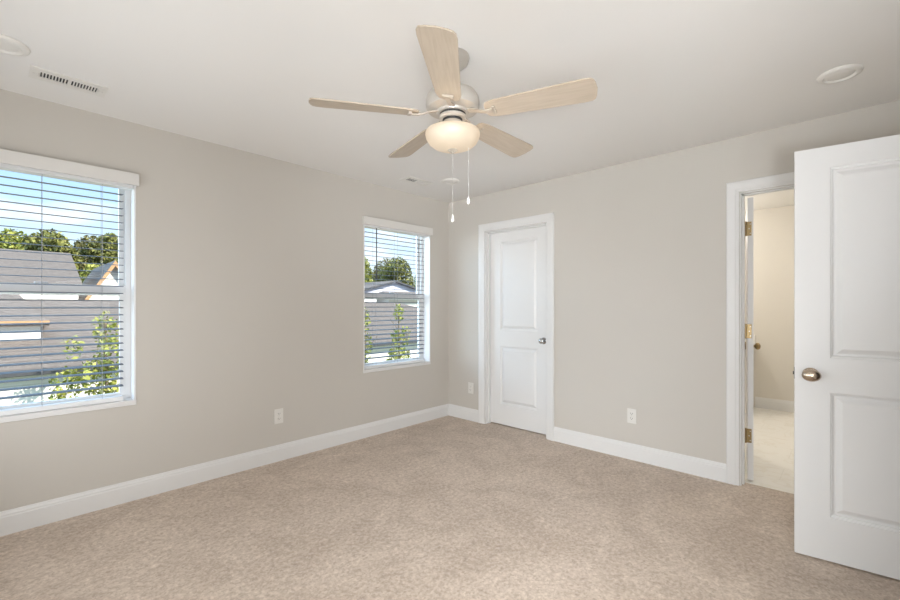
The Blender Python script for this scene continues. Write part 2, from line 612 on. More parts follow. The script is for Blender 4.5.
baseboard('baseboard_front', [((X0, Y0 + 0.014), (X0, -0.014), (1, 0))], label='white baseboard on the plain wall beside the nearer window')
baseboard('baseboard_bathroom', [((2.88, -4.08), (2.88, -2.505), (-1, 0))], label='white baseboard on the cream bathroom wall')

# ------------------------------------------------------------------ door casings (profile swept round the opening)
CASE_P = [(0.005, 0.0), (0.005, 0.009), (0.012, 0.012), (0.022, 0.012), (0.027, 0.015), (0.048, 0.017), (0.056, 0.020),
          (0.074, 0.020), (0.080, 0.016), (0.080, 0.0)]
def casing_into(bm, a, b, ztop, place):
    rings = []
    for u, v in CASE_P:
        rings.append([bm.verts.new(place(s, v, z)) for s, z in ((a - u, 0.0), (a - u, ztop + u), (b + u, ztop + u), (b + u, 0.0))])
    n = len(rings)
    for i in range(n):
        j = (i + 1) % n
        for k in range(3):
            bm.faces.new((rings[i][k], rings[i][k + 1], rings[j][k + 1], rings[j][k]))
    bm.faces.new([r[0] for r in rings])
    bm.faces.new([r[3] for r in rings])
def jambs_into(bm, a, b, ztop, t0, t1, axis, stop=None, th=0.006):
    def bx(s0, s1, u0, u1, z0, z1):
        if axis == 'y':
            box(bm, u0, u1, s0, s1, z0, z1)
        else:
            box(bm, s0, s1, u0, u1, z0, z1)
    bx(a - 0.001, a + th, t0, t1, 0, ztop)
    bx(b - th, b + 0.001, t0, t1, 0, ztop)
    bx(a - 0.001, b + 0.001, t0, t1, ztop - th, ztop + 0.001)
    if stop:
        bx(a + th, a + th + 0.011, stop[0], stop[1], 0, ztop - th)
        bx(b - th - 0.011, b - th, stop[0], stop[1], 0, ztop - th)
        bx(a + th, b - th, stop[0], stop[1], ztop - th - 0.011, ztop - th)
def door_trim(name, a, b, place_room, place_far, axis, t0, t1, stop, label):
    root = empty(name)
    root['kind'] = 'structure'
    tag(root, label, 'door trim')
    bm = bmesh.new()
    casing_into(bm, a, b, DZ, place_room)
    obj('casing', bm, M['trim'], root, 25)
    if place_far:
        bm = bmesh.new()
        casing_into(bm, a, b, DZ, place_far)
        obj('casing', bm, M['trim'], root, 25)
    bm = bmesh.new()
    jambs_into(bm, a, b, DZ, t0, t1, axis, stop)
    obj('jamb', bm, M['trim'], root)
    return root
door_trim('trim_1', *CL, lambda s, v, z: (-v, s, z), None, 'y', -0.001, TR + 0.001, (0.040, 0.072),
          'white moulded casing around the closed closet door')
trim2 = door_trim('trim_2', *BA, lambda s, v, z: (-v, s, z), lambda s, v, z: (TR + v, s, z), 'y', -0.001, TR + 0.001, (0.036, 0.070),
          'white moulded casing around the open bathroom doorway')
door_trim('trim_3', *EN, lambda s, v, z: (s, Y0 + v, z), lambda s, v, z: (s, Y0 - TR - v, z), 'x', Y0 - TR - 0.001, Y0 + 0.001,
          (Y0 - 0.080, Y0 - 0.044), 'white casing of the bedroom doorway behind the large open door')

# ------------------------------------------------------------------ two panel doors
PROF = [(0.0, 0.0), (0.002, -0.0045), (0.009, -0.0065), (0.013, -0.0150), (0.022, -0.0150), (0.026, -0.0135), (0.042, -0.0035), (0.046, -0.0015)]
def door_leaf(w, h, t, panels):
    """local: x 0 (hinge) .. w, y -t .. 0 (visible face at 0), z 0..h; panels (x0,x1,z0,z1)"""
    bm = bmesh.new()
    def face(y, sgn):
        xs = sorted({0.0, w, *[p[0] for p in panels], *[p[1] for p in panels]})
        zs = sorted({0.0, h, *[p[2] for p in panels], *[p[3] for p in panels]})
        for x0, x1 in zip(xs, xs[1:]):
            for z0, z1 in zip(zs, zs[1:]):
                if any(p[0] <= x0 + 1e-6 and p[1] >= x1 - 1e-6 and p[2] <= z0 + 1e-6 and p[3] >= z1 - 1e-6 for p in panels):
                    continue
                poly(bm, ((x0, y, z0), (x1, y, z0), (x1, y, z1), (x0, y, z1)))
        for p in panels:
            prev = None
            for u, d in PROF:
                yy = y + sgn * d
                ring = [bm.verts.new(q) for q in ((p[0] + u, yy, p[2] + u), (p[1] - u, yy, p[2] + u), (p[1] - u, yy, p[3] - u), (p[0] + u, yy, p[3] - u))]
                if prev:
                    for k in range(4):
                        bm.faces.new((prev[k], prev[(k + 1) % 4], ring[(k + 1) % 4], ring[k]))
                prev = ring
            bm.faces.new(prev)
    face(0.0, 1)
    face(-t, -1)
    r = 0.0
    for a, b in (((0, 0), (w, 0)), ((w, 0), (w, h)), ((w, h), (0, h)), ((0, h), (0, 0))):
        poly(bm, ((a[0], 0, a[1]), (b[0], 0, b[1]), (b[0], -t, b[1]), (a[0], -t, a[1])))
    bmesh.ops.remove_doubles(bm, verts=bm.verts[:], dist=1e-5)
    return bm

def knob_parts(door, x, z, t, m, egg=True):
    """knob and rose on both faces of the door"""
    for sgn, y in ((1, 0.0), (-1, -t)):
        mt = Matrix.Translation((x, y, z)) @ Matrix.Rotation(R(-90 * sgn), 4, 'X')
        bm = bmesh.new()
        lathe(bm, [(0.0, 0.0), (0.033, 0.0), (0.0335, 0.003), (0.031, 0.007), (0.020, 0.010), (0.013, 0.012), (0.011, 0.018), (0.0115, 0.028), (0.0, 0.028)], mt, 28)
        rose = obj('rosette', bm, m, door, 40)
        bm = bmesh.new()
        pr = [(0.0115, 0.026)] + [(0.0295 * math.sin(a) ** 0.9, 0.047 - 0.021 * math.cos(a)) for a in [R(d) for d in range(25, 180, 12)]] + [(0.0, 0.0685)]
        lathe(bm, pr, mt, 28)
        if egg:
            bmesh.ops.transform(bm, matrix=Matrix.Translation((x, 0, z)) @ Matrix.Diagonal((1.26, 1, 1.02, 1)) @ Matrix.Translation((-x, 0, -z)), verts=bm.verts[:])
        obj('door_knob', bm, m, door, 60)

def hinge_part(door, z, y_pin, m, h=0.089, leaf_dir=1):
    bm = bmesh.new()
    tube(bm, [(0.0, y_pin, z - h / 2), (0.0, y_pin, z + h / 2)], 0.0065, 10)
    tube(bm, [(0.0, y_pin, z + h / 2), (0.0, y_pin, z + h / 2 + 0.006)], 0.0045, 8)
    return bm

def panels_for(w):
    return [(0.135, w - 0.135, 0.215, 0.822), (0.135, w - 0.135, 0.990, 1.920)]
DOOR_T = 0.035

# closet door: hinged towards the corner, closed, face set back in its jamb
cw = CL[1] - CL[0] - 0.018
d1 = empty('door_1', (0.074, CL[1] - 0.009, 0.012), R(-90))
d1['kind'] = 'structure'
tag(d1, 'closed white two panel closet door with a silver knob', 'door')
# local x -> -y world, local y -> +x world ; visible face must look to -x, so mirror with the slab behind
leaf = door_leaf(cw, 2.020, DOOR_T, panels_for(cw))
bmesh.ops.transform(leaf, matrix=Matrix.Translation((0, DOOR_T, 0)), verts=leaf.verts[:])
obj('door_panel', leaf, M['door'], d1)
kn = bmesh.new()
mt = Matrix.Translation((cw - 0.068, 0.0, 0.905)) @ Matrix.Rotation(R(90), 4, 'X')
lathe(kn, [(0.0, 0.0), (0.033, 0.0), (0.0335, 0.003), (0.031, 0.007), (0.020, 0.010), (0.012, 0.012), (0.011, 0.028), (0.0, 0.028)], mt, 28)
tag(obj('rosette', kn, M['chrome'], d1, 40), 'round silver rosette')
kn = bmesh.new()
lathe(kn, [(0.0115, 0.026)] + [(0.028 * math.sin(a) ** 0.9, 0.046 - 0.020 * math.cos(a)) for a in [R(d) for d in range(25, 180, 12)]] + [(0.0, 0.066)], mt, 28)
tag(obj('door_knob', kn, M['chrome'], d1, 60), 'round silver knob')

# bathroom door: swung into the bathroom, seen along its hinge edge
bw = 0.752
ang = R(9.5)
d2 = empty('door_2', (TR + 0.008, BA[1] - 0.024, 0.012), ang)
d2['kind'] = 'structure'
tag(d2, 'white bathroom door swung open, seen along its hinge edge', 'door')
leaf = door_leaf(bw, 2.018, DOOR_T, panels_for(bw))
bmesh.ops.transform(leaf, matrix=Matrix.Translation((0.004, 0, 0)), verts=leaf.verts[:])
obj('door_panel', leaf, M['door'], d2)
knob_parts(d2, bw - 0.060, 0.905, DOOR_T, M['brass'])
for hz in (0.315, 1.062, 1.795):
    bm = bmesh.new()
    tube(bm, [(-0.002, 0.010, hz - 0.052), (-0.002, 0.010, hz + 0.052)], 0.006, 10)
    box(bm, 0.0012, 0.0042, -0.024, 0.010, hz - 0.050, hz + 0.050)       # leaf on the door's edge
    box(bm, -0.032, -0.002, 0.0145, 0.0175, hz - 0.050, hz + 0.050)      # leaf on the jamb
    hg = obj('hinge', bm, M['brass'], d2, 30)
    tag(hg, 'antique brass hinge')
    for dz in (-0.033, 0.0, 0.033):
        bm = bmesh.new()
        mt = Matrix.Translation((0.0012, -0.010 - abs(dz) * 0.2, hz + dz)) @ Matrix.Rotation(R(-90), 4, 'Y')
        lathe(bm, [(0.0, 0.0), (0.0042, 0.0), (0.003, 0.0012), (0.0, 0.0014)], mt, 10)
        obj('screw', bm, M['nickel'], hg, 30)

# bedroom door: hinged on the back wall, standing open into the room
dx, dy = -0.1215, 0.9926
ew = 0.813
d3 = empty('door_3', (-0.793 - dx * ew, -3.170 - dy * ew, 0.010), math.atan2(dy, dx))
d3['kind'] = 'structure'
tag(d3, 'large white two panel door standing open in front of the bathroom doorway', 'door')
leaf = door_leaf(ew, 2.024, DOOR_T, panels_for(ew))
obj('door_panel', leaf, M['door'], d3)
knob_parts(d3, ew - 0.062, 0.905, DOOR_T, M['bronze'])
bm = bmesh.new()
box(bm, ew, ew + 0.0012, -0.030, -0.005, 0.905 - 0.029, 0.905 + 0.029)
lp = obj('latch_plate', bm, M['latch'], d3)
bm = bmesh.new()
box(bm, ew + 0.001, ew + 0.006, -0.024, -0.012, 0.905 - 0.008, 0.905 + 0.008)
obj('latch_bolt', bm, M['latch'], lp)
for hz in (0.25, 1.0, 1.78):
    bm = bmesh.new()
    tube(bm, [(-0.003, -DOOR_T - 0.006, hz - 0.0445), (-0.003, -DOOR_T - 0.006, hz + 0.0445)], 0.006, 10)
    obj('hinge', bm, M['bronze'], d3, 30)

# ------------------------------------------------------------------ windows
def window(name, a, b, label):
    root = empty(name, (a, 0, WZ0))
    root['kind'] = 'structure'
    tag(root, label, 'window')
    w, h = b - a, WZ1 - WZ0
    # white liner of the opening
    bm = bmesh.new()
    th = 0.010
    box(bm, 0.0, th, -0.004, 0.145, 0, h)
    box(bm, w - th, w, -0.004, 0.145, 0, h)
    box(bm, 0.0, w, -0.004, 0.145, h - th, h)
    obj('jamb_liner', bm, M['vinyl'], root)
    bm = bbox(-0.002, w + 0.002, -0.008, 0.145, -0.030, 0.002, 0.002, 1)
    obj('sill', bm, M['trim'], root)
    # outer frame
    f = 0.030
    bm = bmesh.new()
    y0, y1 = 0.100, 0.158
    box(bm, th, th + f, y0, y1, 0, h)
    box(bm, w - th - f, w - th, y0, y1, 0, h)
    box(bm, th + f, w - th - f, y0, y1, h - th - 0.014, h - th)
    box(bm, th + f, w - th - f, y0, y1, 0.002, 0.016)
    obj('window_frame', bm, M['vinyl'], root)
    mid = 1.355 - WZ0
    def sash(yy, z0, z1, rail_lo, rail_hi):
        bm = bmesh.new()
        x0_, x1_ = th + f - 0.002, w - th - f + 0.002
        s = 0.030
        box(bm, x0_, x0_ + s, yy, yy + 0.026, z0, z1)
        box(bm, x1_ - s, x1_, yy, yy + 0.026, z0, z1)
        box(bm, x0_ + s, x1_ - s, yy, yy + 0.026, z0, z0 + rail_lo)
        box(bm, x0_ + s, x1_ - s, yy, yy + 0.026, z1 - rail_hi, z1)
        so = obj('sash', bm, M['vinyl'], root)
        bm = bmesh.new()
        poly(bm, ((x0_ + s - 0.004, yy + 0.013, z0 + rail_lo - 0.004), (x1_ - s + 0.004, yy + 0.013, z0 + rail_lo - 0.004),
                  (x1_ - s + 0.004, yy + 0.013, z1 - rail_hi + 0.004), (x0_ + s - 0.004, yy + 0.013, z1 - rail_hi + 0.004)))
        obj('pane', bm, M['glass'], so)
        return so
    lo = sash(0.104, 0.014, mid + 0.033, 0.028, 0.055)
    sash(0.131, mid - 0.033, h - th - 0.012, 0.055, 0.020)
    bm = bbox(w / 2 - 0.03, w / 2 + 0.03, 0.112, 0.128, mid + 0.033, mid + 0.043, 0.003)
    obj('sash_lock', bm, M['vinyl'], lo)
    return root
window('window_1', *WIN[0], 'nearer white double hung window with blinds over roofs and trees')
window('window_2', *WIN[1], 'farther white double hung window with blinds beside the room corner')

# ------------------------------------------------------------------ blinds
def blind(a, b, label):
    root = empty('window_blind', (a, 0.0, WZ0))
    tag(root, label, 'window blind', 'slatted blinds in the two windows')
    w = b - a
    y = 0.052
    top = 2.030 - WZ0
    x0_, x1_ = 0.040, w - 0.060
    # valance with returns
    bm = bmesh.new()
    box(bm, -0.012, w + 0.012, -0.034, -0.022, top, top + 0.076)
    box(bm, -0.012, 0.0, -0.022, -0.0005, top, top + 0.076)
    box(bm, w, w + 0.012, -0.022, -0.0005, top, top + 0.076)
    bmesh.ops.bevel(bm, geom=[e for e in bm.edges], offset=0.0015, segments=1, affect='EDGES')
    obj('valance', bm, M['valance'], root)
    obj('headrail', bbox(0.012, w - 0.012, 0.004, 0.085, top - 0.013, top + 0.020), M['vinyl'], root)
    bm = bmesh.new()
    zb = 0.050
    n = 28
    pitch = (top - 0.058 - zb) / n
    tilt = R(5.5)
    for i in range(1, n + 1):
        zc = zb + i * pitch
        prev = None
        t = 0.0030
        ring0, ring1 = [], []
        for x_, ring in ((x0_, ring0), (x1_, ring1)):
            for s, up in ((-1, 0), (0, 0), (1, 0), (1, 1), (0, 1), (-1, 1)):
                yy = s * 0.025
                zz = (0.0018 * (1 - s * s)) + up * t
                ring.append(bm.verts.new((x_, y + yy * math.cos(tilt), zc + zz + yy * math.sin(tilt))))
        for k in range(6):
            j = (k + 1) % 6
            bm.faces.new((ring0[k], ring0[j], ring1[j], ring1[k]))
        bm.faces.new(ring0)
        bm.faces.new(ring1)
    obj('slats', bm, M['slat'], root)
    obj('bottom_rail', bbox(x0_, x1_, y - 0.026, y + 0.026, 0.0025, 0.030, 0.003), M['vinyl'], root)
    for xc in (w / 2 - 0.273, w / 2, w / 2 + 0.273):
        bm = bmesh.new()
        for yy in (y - 0.027, y + 0.027):
            tube(bm, [(xc, yy, 0.03), (xc, yy, top)], 0.0011, 6)
        obj('ladder_cord', bm, M['cord'], root)
    bm = bmesh.new()
    tube(bm, [(0.145, -0.012, top - 0.02), (0.145, -0.012, top - 0.50)], 0.0042, 8)
    tube(bm, [(0.145, -0.012, top - 0.50), (0.145, -0.012, top - 0.515)], 0.006, 8)
    tube(bm, [(0.145, 0.016, top - 0.006), (0.145, -0.012, top - 0.022)], 0.002, 6)
    tag(obj('tilt_wand', bm, M['wand'], root), 'dark tilt wand')
    return root
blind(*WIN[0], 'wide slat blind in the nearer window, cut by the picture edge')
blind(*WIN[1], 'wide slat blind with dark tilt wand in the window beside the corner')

# ------------------------------------------------------------------ ceiling fan
FX, FY = -2.075, -2.0
fan = empty('ceiling_fan', (FX, FY, H))
tag(fan, 'white ceiling fan with five pale wood blades and a lit glass bowl', 'ceiling fan')
zz = lambda z: z - H
bm = lathe(bmesh.new(), [(0.0, 0.0), (0.078, 0.0), (0.080, -0.008), (0.074, -0.030), (0.050, -0.052), (0.022, -0.060), (0.0, -0.060)], None, 40)
obj('canopy', bm, M['fanmetal'], fan, 40)
bm = lathe(bmesh.new(), [(0.0, -0.055), (0.013, -0.055), (0.013, -0.150), (0.022, -0.150), (0.026, -0.165), (0.0, -0.165)], None, 24)
obj('downrod', bm, M['fanmetal'], fan, 40)
bm = lathe(bmesh.new(), [(0.0, zz(2.288)), (0.040, zz(2.288)), (0.085, zz(2.276)), (0.112, zz(2.260)), (0.124, zz(2.240)), (0.127, zz(2.222)), (0.127, zz(2.198)),
                         (0.121, zz(2.186)), (0.105, zz(2.180)), (0.078, zz(2.177)), (0.074, zz(2.166)), (0.0, zz(2.166))], None, 48)
obj('motor_housing', bm, M['fanmetal'], fan, 40)
bm = lathe(bmesh.new(), [(0.0, zz(2.166)), (0.062, zz(2.166)), (0.062, zz(2.156)), (0.0, zz(2.156))], None, 40)
tag(obj('cooling_gap', bm, M['slot'], fan, 40), 'dark gap under the motor housing')
bm = lathe(bmesh.new(), [(0.0, zz(2.156)), (0.064, zz(2.156)), (0.064, zz(2.146)), (0.058, zz(2.140)), (0.0, zz(2.140))], None, 40)
obj('flywheel_ring', bm, M['fanmetal'], fan, 40)
bm = lathe(bmesh.new(), [(0.0, zz(2.140)), (0.047, zz(2.140)), (0.047, zz(2.130)), (0.0, zz(2.130))], None, 40)
tag(obj('cooling_gap', bm, M['slot'], fan, 40), 'dark gap above the switch housing')
bm = lathe(bmesh.new(), [(0.0, zz(2.130)), (0.044, zz(2.130)), (0.045, zz(2.100)), (0.052, zz(2.094)), (0.085, zz(2.086)), (0.085, zz(2.082)), (0.0, zz(2.082))], None, 40)
obj('switch_housing', bm, M['fanbracket'], fan, 40)
pr = [(0.120, zz(2.084)), (0.126, zz(2.082)), (0.1295, zz(2.074)), (0.1295, zz(2.066)), (0.125, zz(2.048)), (0.114, zz(2.030)), (0.096, zz(2.015)), (0.072, zz(2.005)), (0.045, zz(1.999)), (0.022, zz(1.997)), (0.0, zz(1.997))]
bm = lathe(bmesh.new(), pr, None, 48)
bowl = obj('light_bowl', bm, M['bowl'], fan, 50)
tag(bowl, 'lit frosted glass bowl')
bm = lathe(bmesh.new(), [(0.0, zz(1.999)), (0.022, zz(1.999)), (0.024, zz(1.994)), (0.016, zz(1.988)), (0.007, zz(1.985)), (0.006, zz(1.980)), (0.0, zz(1.978))], None, 24)
obj('finial', bm, M['fanbracket'], bowl, 40)
BZ = zz(2.158)
def blade_bm():
    bm = bmesh.new()
    out = []
    r0, r1 = 0.165, 0.650
    pts = [(r0, 0.030), (r0 + 0.008, 0.045), (r0 + 0.045, 0.056)]
    pts += [(r1 - 0.05, 0.0715), (r1 - 0.022, 0.069), (r1 - 0.008, 0.060), (r1 - 0.001, 0.040), (r1 + 0.004, 0.0)]
    full = pts + [(x, -y) for x, y in reversed(pts[:-1])]
    t = 0.006
    lo = [bm.verts.new((x, y, -t / 2)) for x, y in full]
    hi = [bm.verts.new((x, y, t / 2)) for x, y in full]
    bm.faces.new(lo)
    bm.faces.new(hi)
    n = len(full)
    for i in range(n):
        bm.faces.new((lo[i], lo[(i + 1) % n], hi[(i + 1) % n], hi[i]))
    return bm
def bracket_bm():
    bm = bmesh.new()
    # arm from under the motor to the blade, then a flat cross plate
    prof = [(0.070, 0.014, 0.018), (0.105, 0.013, 0.012), (0.140, 0.010, -0.001), (0.165, 0.010, -0.008), (0.205, 0.010, -0.008)]
    t = 0.0045
    prev = None
    for x, hw, z in prof:
        ring = [bm.verts.new(p) for p in ((x, -hw, z - t), (x, hw, z - t), (x, hw, z + 0.001), (x, -hw, z + 0.001))]
        if prev:
            for k in range(4):
                bm.faces.new((prev[k], prev[(k + 1) % 4], ring[(k + 1) % 4], ring[k]))
        else:
            bm.faces.new(ring)
        prev = ring
    bm.faces.new(prev)
    box(bm, 0.198, 0.213, -0.024, 0.024, -0.0125, -0.003)
    return bm
blade0 = None
for k in range(5):
    a = R(-70 + 72 * k)
    if blade0 is None:
        b_ = obj('blade', blade_bm(), M['blade'], fan)
        obj('blade_bracket', bracket_bm(), M['fanbracket'], b_)
        blade0 = b_
    else:
        b_ = copy_tree(blade0, fan)
    b_.location = (0, 0, BZ)
    b_.rotation_euler = (Matrix.Rotation(a, 3, 'Z') @ Matrix.Rotation(R(-12), 3, 'X')).to_euler()
def pull_chain(x, y, z0, z1):
    bm = bmesh.new()
    tube(bm, [(x, y, zz(z0)), (x, y, zz(z1))], 0.0008, 6)
    nb = int((z0 - z1) / 0.012)
    ch = obj('pull_chain', bm, M['chain'], fan, 60)
    bm = lathe(bmesh.new(), [(0.0, 0.0), (0.0025, 0.0), (0.004, -0.008), (0.0075, -0.020), (0.0080, -0.028), (0.005, -0.034), (0.0, -0.036)],
               Matrix.Translation((x, y, zz(z1))), 14)
    obj('pull_knob', bm, M['chainpull'], ch, 60)
pull_chain(0.0, 0.0, 1.980, 1.690)
rx, ry = 0.6865, -0.727
pull_chain(rx * 0.0755, ry * 0.0755, 2.086, 1.775)
for bx_, by_, bz_ in ((0.038, -0.040, 2.040), (-0.045, 0.035, 2.058)):
    lamp('fan_bulb', 'POINT', (FX + bx_, FY + by_, bz_), POWER['fan'], (1.0, 0.78, 0.54), shadow_soft_size=0.022)

# ------------------------------------------------------------------ ceiling discs (round flush lights, switched off)
def disc_light(x, y, label):
    root = empty('ceiling_light', (x, y, H))
    tag(root, label, 'ceiling light', 'round ceiling lights near the room corners')
    bm = lathe(bmesh.new(), [(0.0, 0.0), (0.088, 0.0), (0.090, -0.004), (0.087, -0.011), (0.078, -0.016), (0.066, -0.017), (0.060, -0.011), (0.058, -0.008), (0.0, -0.008)], None, 48)
    obj('trim_ring', bm, M['plate'], root, 40)
    bm = lathe(bmesh.new(), [(0.0, -0.014), (0.030, -0.0135), (0.050, -0.0115), (0.0575, -0.0085), (0.0575, -0.007), (0.0, -0.007)], None, 40)
    obj('lens', bm, M['plate'], root, 40)
    return root
disc_light(-0.615, -3.335, 'round white ceiling light above the large open door')
disc_light(-0.625, -0.610, 'small looking round ceiling light behind the fan pull chains')
disc_light(-3.545, -0.600, 'round white ceiling light beside the nearer long air vent')

# ------------------------------------------------------------------ air vents
def vent(x, y, label):
    root = empty('air_vent', (x, y, H))
    tag(root, label, 'air vent', 'white ceiling air vents')
    L_, W_ = 0.152, 0.075
    bm = bmesh.new()
    # flat frame with two louvre openings
    z0, z1 = -0.006, 0.0
    ox, oy = 0.118, 0.034
    box(bm, -L_, L_, -W_, -oy, z0, z1)
    box(bm, -L_, L_, oy, W_, z0, z1)
    box(bm, -L_, -ox, -oy, oy, z0, z1)
    box(bm, ox, L_, -oy, oy, z0, z1)
    box(bm, -0.007, 0.007, -oy, oy, z0, z1)
    obj('frame', bm, M['plate'], root)
    bm = bmesh.new()
    box(bm, -ox, ox, -oy, oy, -0.0012, -0.0004)
    tag(obj('duct_opening', bm, M['slot'], root), 'dark opening behind the louvres')
    bm = bmesh.new()
    for side in (-1, 1):
        for i in range(9):
            xc = side * (0.013 + i * 0.0122 + 0.004)
            v = box(bm, xc - 0.0011, xc + 0.0011, -oy, oy, -0.0066, -0.0012)
            bmesh.ops.rotate(bm, cent=(xc, 0, -0.004), matrix=Matrix.Rotation(R(65 if side < 0 else -40), 3, 'Y'), verts=v)
            if side > 0:
                v = box(bm, xc - 0.0026, xc + 0.0026, -oy, oy, -0.0062, -0.0052)
    obj('louvres', bm, M['plate'], root)
    for s in (-1, 1):
        bm = bmesh.new()
        lathe(bm, [(0.0, -0.0075), (0.0035, -0.0068), (0.004, -0.006), (0.0, -0.006)], Matrix.Translation((s * 0.136, 0, 0)), 10)
        obj('screw', bm, M['nickel'], root)
    return root
vent(-3.300, -0.372, 'white slotted ceiling air vent above the nearer window')
vent(-0.830, -0.372, 'distant white ceiling air vent above the window beside the corner')

# ------------------------------------------------------------------ outlets
def outlet(loc, rz, label):
    """local: plate in xz plane, facing -y"""
    root = empty('wall_outlet', loc, rz)
    tag(root, label, 'wall outlet', 'white wall outlets')
    obj('cover_plate', bbox(-0.036, 0.036, -0.006, 0.0, -0.059, 0.059, 0.0025), M['plate'], root)
    for dz in (-0.0195, 0.0195):
        rc = obj('receptacle', bbox(-0.0165, 0.0165, -0.0082, -0.004, dz - 0.0140, dz + 0.0140, 0.003), M['plate'], root)
        bm = bmesh.new()
        box(bm, -0.0085, -0.0058, -0.0086, -0.0070, dz - 0.001, dz + 0.008)
        box(bm, 0.0058, 0.0085, -0.0086, -0.0070, dz - 0.001, dz + 0.007)
        lathe(bm, [(0.0, 0.0), (0.0026, 0.0), (0.0026, 0.0014), (0.0, 0.0014)], Matrix.Translation((0, -0.0072, dz - 0.0075)) @ Matrix.Rotation(R(90), 4, 'X'), 10)
        tag(obj('socket_slots', bm, M['slot'], rc), 'dark socket slots')
    bm = lathe(bmesh.new(), [(0.0, 0.0), (0.0035, 0.0), (0.003, 0.0012), (0.0, 0.0015)], Matrix.Translation((0, -0.006, 0)) @ Matrix.Rotation(R(90), 4, 'X'), 12)
    obj('screw', bm, M['nickel'], root)
    return root
outlet((-1.998, 0.0, 0.362), 0.0, 'white wall outlet on the wall between the two windows')
outlet((0.0, -2.070, 0.355), R(-90), 'white wall outlet between the closet door and the bathroom doorway')
outlet((0.0, -0.340, 0.355), R(-90), 'white wall outlet between the room corner and the closet door')

# ------------------------------------------------------------------ bathroom vanity behind the door
van = empty('bathroom_vanity', (2.88, -2.505, 0.0))
tag(van, 'white bathroom vanity whose end shows beside the bathroom door knob', 'vanity')
obj('cabinet_body', bbox(-0.53, -0.001, 0.02, 0.95, 0.001, 0.745), M['cabinet'], van)
obj('countertop', bbox(-0.56, -0.001, 0.0, 0.97, 0.745, 0.780, 0.003), M['counter'], van)
obj('backsplash', bbox(-0.021, -0.001, 0.0, 0.97, 0.780, 0.895, 0.002), M['counter'], van)

# ------------------------------------------------------------------ outside: ground, houses, trees
GZ = -3.05
struct('ground', bbox(-40, 90, TL, 80, GZ - 0.2, GZ), M['lawn'], 'lawn between the houses below the windows', 'ground')
def slab(bm, pts, t=0.10):
    lo = [bm.verts.new((p[0], p[1], p[2] - t)) for p in pts]
    hi = [bm.verts.new(p) for p in pts]
    bm.faces.new(lo)
    bm.faces.new(hi)
    n = len(pts)
    for i in range(n):
        bm.faces.new((lo[i], lo[(i + 1) % n], hi[(i + 1) % n], hi[i]))
def hip_house(name, label, x0, x1, y0, y1, ze, zr, hip0, hip1, wallm, over=0.35, wins=(), fascia='fascia', gutter=False, fh=0.12):
    """eaves along x; hip0 / hip1: how far the ridge ends stand in from the ends (0 = gable)"""
    root = empty(name, ((x0 + x1) / 2, (y0 + y1) / 2, GZ))
    if label:
        tag(root, label, 'house')
    ox, oy = (x0 + x1) / 2, (y0 + y1) / 2
    hx, hy = (x1 - x0) / 2, (y1 - y0) / 2
    e, r = ze - GZ, zr - GZ
    bm = box_ = bmesh.new()
    box(bm, -hx, hx, -hy, hy, 0, e - 0.02)
    for sx, hp in ((-1, hip0), (1, hip1)):
        if hp == 0:
            x = sx * hx
            v = [bm.verts.new(p) for p in ((x, -hy, e - 0.02), (x, hy, e - 0.02), (x, 0, r - 0.12), (x - sx * 0.1, -hy, e - 0.02), (x - sx * 0.1, hy, e - 0.02), (x - sx * 0.1, 0, r - 0.12))]
            bm.faces.new(v[:3])
            bm.faces.new(v[3:])
            bm.faces.new((v[0], v[2], v[5], v[3]))
            bm.faces.new((v[1], v[2], v[5], v[4]))
    obj('wall', bm, wallm, root)
    bm = bmesh.new()
    X0_, X1_, Y_ = -hx - over, hx + over, hy + over
    k0 = X0_ + hip0
    k1 = X1_ - hip1
    slab(bm, [(X0_, -Y_, e), (X1_, -Y_, e), (k1, 0, r), (k0, 0, r)])
    slab(bm, [(X0_, Y_, e), (X1_, Y_, e), (k1, 0, r), (k0, 0, r)])
    if hip0:
        slab(bm, [(X0_, -Y_, e), (X0_, Y_, e), (k0, 0, r)])
    if hip1:
        slab(bm, [(X1_, -Y_, e), (X1_, Y_, e), (k1, 0, r)])
    obj('roof', bm, M['shingle'], root)
    bm = bmesh.new()
    box(bm, X0_, X1_, -Y_ - 0.03, -Y_, e - fh, e + 0.01)
    obj('gutter' if gutter else 'fascia', bm, M['gutter'] if gutter else M[fascia], root)
    for (wx, wz, ww, wh) in wins:
        f = obj('window', bbox(wx - ww / 2 - 0.06 - ox, wx + ww / 2 + 0.06 - ox, -hy - 0.04, -hy, wz - wh / 2 - 0.06 - GZ, wz + wh / 2 + 0.06 - GZ), M['vinyl'], root)
        obj('pane', bbox(wx - ww / 2 - ox, wx + ww / 2 - ox, -hy - 0.05, -hy - 0.03, wz - wh / 2 - GZ, wz + wh / 2 - GZ), M['housewindow'], f)
    return root
near = hip_house('neighbor_house', 'nearest low house with grey shingle roof, white siding and a small tan trimmed wing', -9.0, 11.6, 7.35, 13.65, 0.13, 1.40, 0, 3.9, M['siding'], over=0.25, gutter=True, fh=0.09)
blk = hip_house('side_wing', None, -8.0, -2.98, 8.3, 12.0, 0.958, 1.66, 0, 0.5, M['siding'], over=0.12, fh=0.06)
for ch in list(blk.children):
    ch.location = Vector(blk.location) - Vector(near.location)
    ch.parent = near
    ch.name = 'wing_' + ch.name.split('.')[0]
bpy.data.objects.remove(blk)
big = hip_house('neighbor_house', 'two storey house with wide grey roof in the upper half of nearer window', -13.0, -1.80, 14.6, 21.6, 1.86, 3.25, 0, 0, M['siding'], over=0.12)
